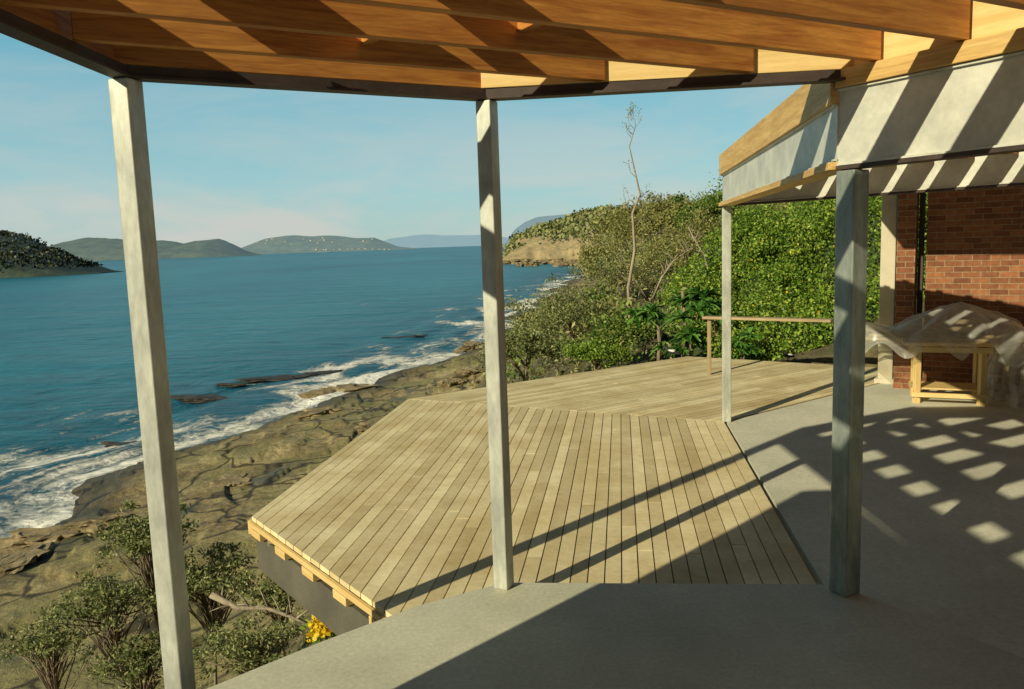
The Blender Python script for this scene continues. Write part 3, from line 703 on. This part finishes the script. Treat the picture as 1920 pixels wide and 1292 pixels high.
pq = RP+fa*-.03+Vector((.02,.0,0)); pe = RP+fa*4.5+Vector((.02,0,0))
plank('trimmer', (pq.x,pq.y,JZ0+JH/2+.001), (pe.x,pe.y,JZ0+JH/2+.001), .045, JH, W_PALE, roof, .003)
for (x0,y0,x1,y1,wd_) in [(-1.25,-1.2,-1.05,3.2,.34),(-.42,1.6,-.30,3.45,.16),(.9,-1.6,.95,1.5,.12)]:
    plank('shadow_plank', (x0,y0,JZ0+JH+.026), (x1,y1,JZ0+JH+.026), wd_, .045, W_JOIST, roof, .003)  # planks added on top of the joists to cast crossing shadows
b = MB(); b.prism([(.9,-3.2),(4.6,-3.2),(3.6,.6),(1.4,1.2)], JZ0+JH+.052, JZ0+JH+.074); b.build('shade_sheet', W_JOIST, roof)  # unseen sheet added overhead to keep skylight off the slab
# ------------------------------------------------ fascia beams
def fascia(label, p, q, side, zt=ZB+.058, tw=.12, th_=.085, zc0=2.132, topmat=None, dz=0.0, botmat=None):
    root = empty('fascia_beam', (p.x,p.y,2.09)); tag(root, label, 'beam')
    zc1 = zt-th_
    d = (q-p).normalized(); s_ = Vector((-d.y,d.x,0))*side
    plank('top_plate', (p.x,p.y,zt-th_/2), (q.x,q.y,zt-th_/2), tw, th_-.004, topmat or W_PALE, root, .003)
    a = p+s_*.02; c = q+s_*.02
    plank('channel_web', (a.x,a.y,(zc0+zc1)/2), (c.x,c.y,(zc0+zc1)/2), .012, zc1-zc0, GALV_B, root, .001)
    for zz in (zc0+.006+dz, zc1-.006+dz):
        plank('flange', (p.x,p.y,zz), (q.x,q.y,zz), .085, .010, GALV_B, root, .001)
    hb = 2.129-2.093 if botmat is None else zc0-2.093-.001
    plank('bottom_plate', (p.x,p.y,2.093+hb/2+dz), (q.x,q.y,2.093+hb/2+dz), .13 if botmat is None else .095, hb, botmat or topmat or W_PALE, root, .002)
    return root
W_FASC = mat2('fascia_timber', (.58,.36,.11), (.78,.53,.20), 3, .65, .12, .004, (.7,9,9), fine=.3, fscale=14, dist=.6)
fascia('pale steel beam with timber plates running from the right post toward the camera', RP-fa*.06, E1, -1, topmat=W_FASC, zc0=2.112, botmat=STEEL_DK)
fascia('pale steel beam with timber plates running back to the slim far post', RP+Vector((-.035,.035,0)), FP+Vector((0,.05,0)), 1, zt=2.60, th_=.20, topmat=W_FASC, dz=.003)
bb0 = FP+Vector((.07,-.05,0)); bdir = Vector((.58,-.81,0)).normalized()
fascia('pale striped steel beam at the back in front of the brick wall', bb0, bb0+bdir*6, -1, zt=2.50, th_=.06, topmat=W_FASC, zc0=2.112, botmat=STEEL_DK)
bay = empty('roof_frame', (3,6,2.3)); tag(bay, 'timber roof joists of the farther bay between the pale beams', 'roof frame')
for i in range(24):
    o_ = 5.9-i*.30
    t = xseg(o_, bb0, bb0+bdir*6); ts = xseg(o_, RP, FP) or xseg(o_, RP, E1)
    if t is None or ts is None: continue
    p = mj*o_+dj*(ts+.09); q = mj*o_+dj*(t-.07)
    if (q-p).dot(dj) < .25: continue
    plank('joist', (p.x,p.y,2.45), (q.x,q.y,2.45), .07, .26, W_JOIST, bay, .003)
shade_ply = [(2.80,7.62),(4.15,6.70),(5.45,5.90),(10,3),(10.5,7),(4.6,9.9),(3.4,8.9)]
b = MB(); b.prism(shade_ply, 2.80, 2.825); b.build('shade_sheet', W_JOIST, bay)  # unseen sheet, added and shaped to keep sun off the upper brickwork
# ------------------------------------------------ brick wall, column
wd = Vector((.85,-.53,0)).normalized(); wp = Vector((4.70,9.62,0)); wr = math.atan2(wd.y,wd.x)
root = empty('brick_wall', (wp.x,wp.y,DZ), wr); tag(root, 'red brick wall at the right behind the plastic covered bench', 'wall')
def local(name, boxes, mat, loc, rot, parent, bev=0):
    b = MB()
    for c,s_ in boxes: b.box(c,s_)
    o = b.build(name, mat); o.location = loc; o.rotation_euler = (0,0,rot); setp(o, parent)
    if bev: bevel(o, bev)
    return o
local('wall_face', [((3.26,.12,1.42),(6.0,.23,2.88))], BRICK, (wp.x,wp.y,DZ), wr, root)
local('pier', [((.06,.0,1.42),(.20,.30,2.86))], BRICK, (wp.x,wp.y,DZ), wr, root)
local('recess_shade_strip', [((.20,.10,1.42),(.055,.12,2.84))], STEEL_DK, (wp.x,wp.y,DZ), wr, root)  # dark strip standing in for the shaded recess beside the pier
cp = AT(1666,500,9.9)
root = empty('cream_column', (cp.x,cp.y,DZ), wr); tag(root, 'cream rendered column at the end of the brick wall', 'column')
local('shaft', [((0,0,1.3),(.17,.16,2.6))], CREAM, (cp.x,cp.y,DZ), wr, root, .01)
local('footing', [((0,0,.03),(.24,.22,.06))], CREAM, (cp.x,cp.y,DZ), wr, root, .005)
root = empty('side_wall', (-1.60,-1,0)); tag(root, 'brick wall beside the photographer at the left edge of the slab', 'wall')
local('wall_face', [((0,0,1.244),(.23,4.9,2.488))], BRICK, (-1.68,-.62,0.0), 0, root)
# ------------------------------------------------ bench, sheets, rail
bc = Vector((4.80,8.72,DZ)); br = R(-24)
root = empty('work_bench', bc, br); tag(root, 'pale timber work bench with lower shelf under the plastic sheet', 'bench')
def loc2(p): return bc+Matrix.Rotation(br,3,'Z')@Vector(p)
BH = .66
for sx in (-.31,.31):
    for sy in (-.22,.22):
        plank('leg', loc2((sx,sy,0)), loc2((sx,sy,BH-.03)), .065, .06, W_PALE, root, .004)
for sy in (-.22,.22):
    plank('rail', loc2((-.40,sy*1.22,BH-.06)), loc2((.40,sy*1.22,BH-.06)), .03, .06, W_PALE, root)
    plank('rail', loc2((-.36,sy*1.2,.10)), loc2((.36,sy*1.2,.10)), .03, .05, W_PALE, root)
for sx in (-.31,.31): plank('cross_rail', loc2((sx*1.14,-.24,.14)), loc2((sx*1.14,.24,.14)), .03, .05, W_PALE, root)
plank('bench_top', loc2((-.46,0,BH)), loc2((.46,0,BH)), .6, .03, W_PALE, root)
plank('shelf', loc2((-.30,0,.16)), loc2((.30,0,.16)), .42, .02, W_PALE, root)
root = empty('board_stack', loc2((-.1,0,BH)), br); tag(root, 'stack of grey boards on the bench beneath the clear plastic sheet', 'boards')
for i in range(3): plank('board', loc2((-.85+i*.05,-.10+.07*i,BH+.035+i*.033)), loc2((.50-i*.08,-.08+.07*i,BH+.035+i*.033)), .18, .03, W_GREY, root)
root = empty('timber_crate', loc2((.12,.02,BH+.13)), br); tag(root, 'timber crate standing on the bench inside the clear plastic sheet', 'crate')
for zz in (BH+.15,BH+.23):
    for sy in (-.12,.12): plank('slat', loc2((-.04,sy,zz)), loc2((.24,sy,zz)), .02, .05, W_GREY, root)
    for sx in (-.04,.24): plank('slat', loc2((sx,-.13,zz)), loc2((sx,.13,zz)), .02, .05, W_GREY, root)
def sheet(label, fn, nu=190, nv=110):
    U, V = np.meshgrid(np.linspace(-1,1,nu), np.linspace(-1,1,nv)); x,y,z = fn(U,V)
    o = grid_mesh('plastic_sheet', x, y, z, PLAST, smooth=True); tag(o, label, 'plastic sheet'); return o
def fn1(U,V):
    lx = U*1.0-.14; ly = V*.44
    rad_ = np.sqrt(((U-.24)/.72)**2+(V/1.2)**2)
    tent = np.clip(1-rad_, 0, 1)
    th2 = np.arctan2(V+.001, U-.24)
    z = BH+.09 + .36*tent**.9
    z = z + (np.abs(np.sin(th2*5+fbm(U*1.5,V*1.5,2)*4))-.5)*.075*np.clip(rad_*1.4,0,1) + (fbm(U*5,V*4,2)-.5)*.05
    e = np.clip(np.abs(V)-.70,0,1)/.30
    z = z - e**1.2*(.14+.16*np.sin(U*13+V)*.5+.05) - .30*(np.clip(U-.80,0,1)/.20)**1.3
    z = z + np.clip(-U-.40,0,1)*.22 - np.clip(-U-.82,0,1)*.5
    ly = ly*(1-.65*np.clip(-U-.15,0,1)) + (fbm(U*4,V*2+8,2)-.5)*.08; lx = lx+(fbm(U*2+3,V*4,2)-.5)*.10
    c_, s_ = math.cos(br), math.sin(br)
    return bc.x+lx*c_-ly*s_, bc.y+lx*s_+ly*c_, DZ+z
sheet('crumpled clear plastic sheet draped over the low work bench', fn1)
def fn2(U,V):
    a = U*math.pi*.9; h = (V+1)/2
    fold = np.sin(a*9+fbm(U*2,V*1.2,2)*4)
    r = .30+.10*(1-h)+fold*.045*(1.3-h)
    r = r*np.where(h > .85, (1-h)/.15*.9+.1, 1)
    cx0, cy0 = 5.58, 8.42
    return cx0+1.25*r*np.sin(a), cy0-r*np.cos(a), DZ+.02+h*.80+(fbm(U*3,V*2+2,2)-.5)*.08*h
sheet('second plastic sheet hanging to the floor at the right edge', fn2)
root = empty('timber_trestle', (5.58,8.42,DZ)); tag(root, 'timber trestle hidden in the second plastic sheet at the right edge', 'trestle')
for sx in (-.2,.2):
    for sy in (-.14,.14): plank('leg', (5.58+sx*1.2,8.42+sy*1.2,DZ), (5.58+sx,8.42+sy,DZ+.68), .05,.05, W_GREY, root)
plank('top', (5.30,8.42,DZ+.70), (5.86,8.42,DZ+.70), .34, .03, W_GREY, root)
rr0 = Vector((2.715,10.92)); rr1 = Vector((4.10,9.98))
root = empty('plank_rail', (rr0.x,rr0.y,DZ)); tag(root, 'thin timber plank rail on an upright at the back of the deck', 'rail')
plank('plank', (rr0.x-.06,rr0.y+.04,.70), (rr1.x+.3,rr1.y-.2,.70), .16, .035, W_GREY, root)
plank('upright', (rr0.x,rr0.y,DZ), (rr0.x,rr0.y,.68), .05, .045, W_GREY, root)
plank('upright', (rr1.x+.2,rr1.y-.13,DZ), (rr1.x+.2,rr1.y-.13,.68), .05, .045, W_GREY, root)
# ------------------------------------------------ birds
def bird(label, p, rz, s=1.0):
    root = empty('bird', p, rz); tag(root, label, 'bird')
    vs = [((0,0,.10),.045),((.05,0,.125),.038),((.085,0,.165),.024),((.10,0,.19),.024),((.135,0,.188),.006),((-.06,0,.085),.03),((-.15,0,.06),.012),
          ((0,.02,.05),.008),((.01,.02,.004),.004),((0,-.02,.05),.008),((.01,-.02,.004),.004),((.035,.02,.004),.003),((.035,-.02,.004),.003)]
    es = [(0,1),(1,2),(2,3),(3,4),(0,5),(5,6),(0,7),(7,8),(0,9),(9,10),(8,11),(10,12)]
    me = bpy.data.meshes.new('body'); me.from_pydata([tuple(c*s for c in v[0]) for v in vs], es, []); me.update()
    o = bpy.data.objects.new('body', me); C.objects.link(o); me.materials.append(BLACK)
    m = o.modifiers.new('skin','SKIN'); sv = me.skin_vertices
    if not len(sv):
        bm = bmesh.new(); bm.from_mesh(me); bm.verts.layers.skin.verify(); bm.to_mesh(me); bm.free(); sv = me.skin_vertices
    for i, v in enumerate(vs): sv[0].data[i].radius = (v[1]*s, v[1]*s)
    sv[0].data[0].use_root = True
    o.modifiers.new('sub','SUBSURF').levels = 2; o.modifiers['sub'].render_levels = 2
    o.location = p; o.rotation_euler = (0,0,rz); setp(o, root)
    for sd in (1,-1):
        bm = bmesh.new(); bmesh.ops.create_icosphere(bm, subdivisions=2, radius=1)
        for v in bm.verts: v.co = Vector((v.co.x*.055-.02, v.co.y*.012+sd*.040, v.co.z*.018+.115-v.co.x*-.01))*s
        m2 = bpy.data.meshes.new('wing'); bm.to_mesh(m2); bm.free(); w = link('wing', m2, WHITE, None, True); w.location = p; w.rotation_euler = (0,0,rz); setp(w, root)
pb = G(1254,668,DZ); bird('small black and white bird at the back edge of the deck left of the rail', (pb.x,pb.y-.15,DZ), R(160), 1.0)
pb = G(1478,676,DZ); bird('small black and white bird on the deck under the plank rail', (pb.x,pb.y,DZ), R(200), .8)
# ------------------------------------------------ light and sky
EL = R(25); AZ = R(45)
sd = Vector((math.sin(AZ)*math.cos(EL), math.cos(AZ)*math.cos(EL), -math.sin(EL)))
sl = bpy.data.lights.new('sun','SUN'); sl.energy = 5.0; sl.angle = R(.5); sl.color = (1,.90,.62)
so_ = bpy.data.objects.new('sun', sl); C.objects.link(so_); so_.rotation_euler = sd.to_track_quat('-Z','Y').to_euler()
w = bpy.data.worlds.new('World'); S.world = w; w.use_nodes = True; nt = w.node_tree
ST = .10
bg = nt.nodes['Background']; bg.inputs[1].default_value = ST
sky = nd(nt, 'ShaderNodeTexSky', sky_type='NISHITA'); sky.sun_disc = False; sky.sun_elevation = EL; sky.sun_rotation = R(225)
sky.air_density = 1.0; sky.dust_density = 1.0; sky.ozone_density = 1.5
tc = nd(nt, 'ShaderNodeTexCoord'); sx = nd(nt, 'ShaderNodeSeparateXYZ'); nt.links.new(tc.outputs['Generated'], sx.inputs[0])
def q(r,g,b): return (r/ST, g/ST, b/ST)
grad = nd(nt, 'ShaderNodeMapRange'); nt.links.new(sx.outputs[2], grad.inputs[0]); grad.inputs[1].default_value = -.02; grad.inputs[2].default_value = .42
g1 = ramp(nt, grad.outputs[0], [(0,(.48,.64,.60)),(.22,(.33,.60,.65)),(.55,(.15,.47,.60)),(1.0,(.05,.27,.44))])
g1 = mixc(nt, 1, g1, (1/ST,1/ST,1/ST), 'MULTIPLY')
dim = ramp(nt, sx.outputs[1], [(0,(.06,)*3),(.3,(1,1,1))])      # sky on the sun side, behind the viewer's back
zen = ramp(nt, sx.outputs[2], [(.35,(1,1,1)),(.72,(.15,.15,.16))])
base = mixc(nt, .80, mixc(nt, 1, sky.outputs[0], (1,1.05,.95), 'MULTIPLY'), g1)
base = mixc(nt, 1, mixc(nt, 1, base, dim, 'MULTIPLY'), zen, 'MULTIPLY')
mp = nd(nt, 'ShaderNodeMapping'); mp.inputs['Scale'].default_value = (1,1,4.5); nt.links.new(tc.outputs['Generated'], mp.inputs[0])
cn = noise_n(nt, mp.outputs[0], 3.0, 8, .6, .4)
band = ramp(nt, sx.outputs[2], [(.0,(.85,)*3),(.05,(.85,)*3),(.09,(.40,)*3),(.35,(.14,)*3)])
cl = math_n(nt, 'MULTIPLY', ramp(nt, cn, [(.40,(0,0,0)),(.62,(1,1,1))]), band)
c2 = mixc(nt, cl, base, q(.60,.61,.56))
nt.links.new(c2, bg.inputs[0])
S.view_settings.view_transform = 'Standard'; S.view_settings.look = 'None'; S.view_settings.exposure = 0
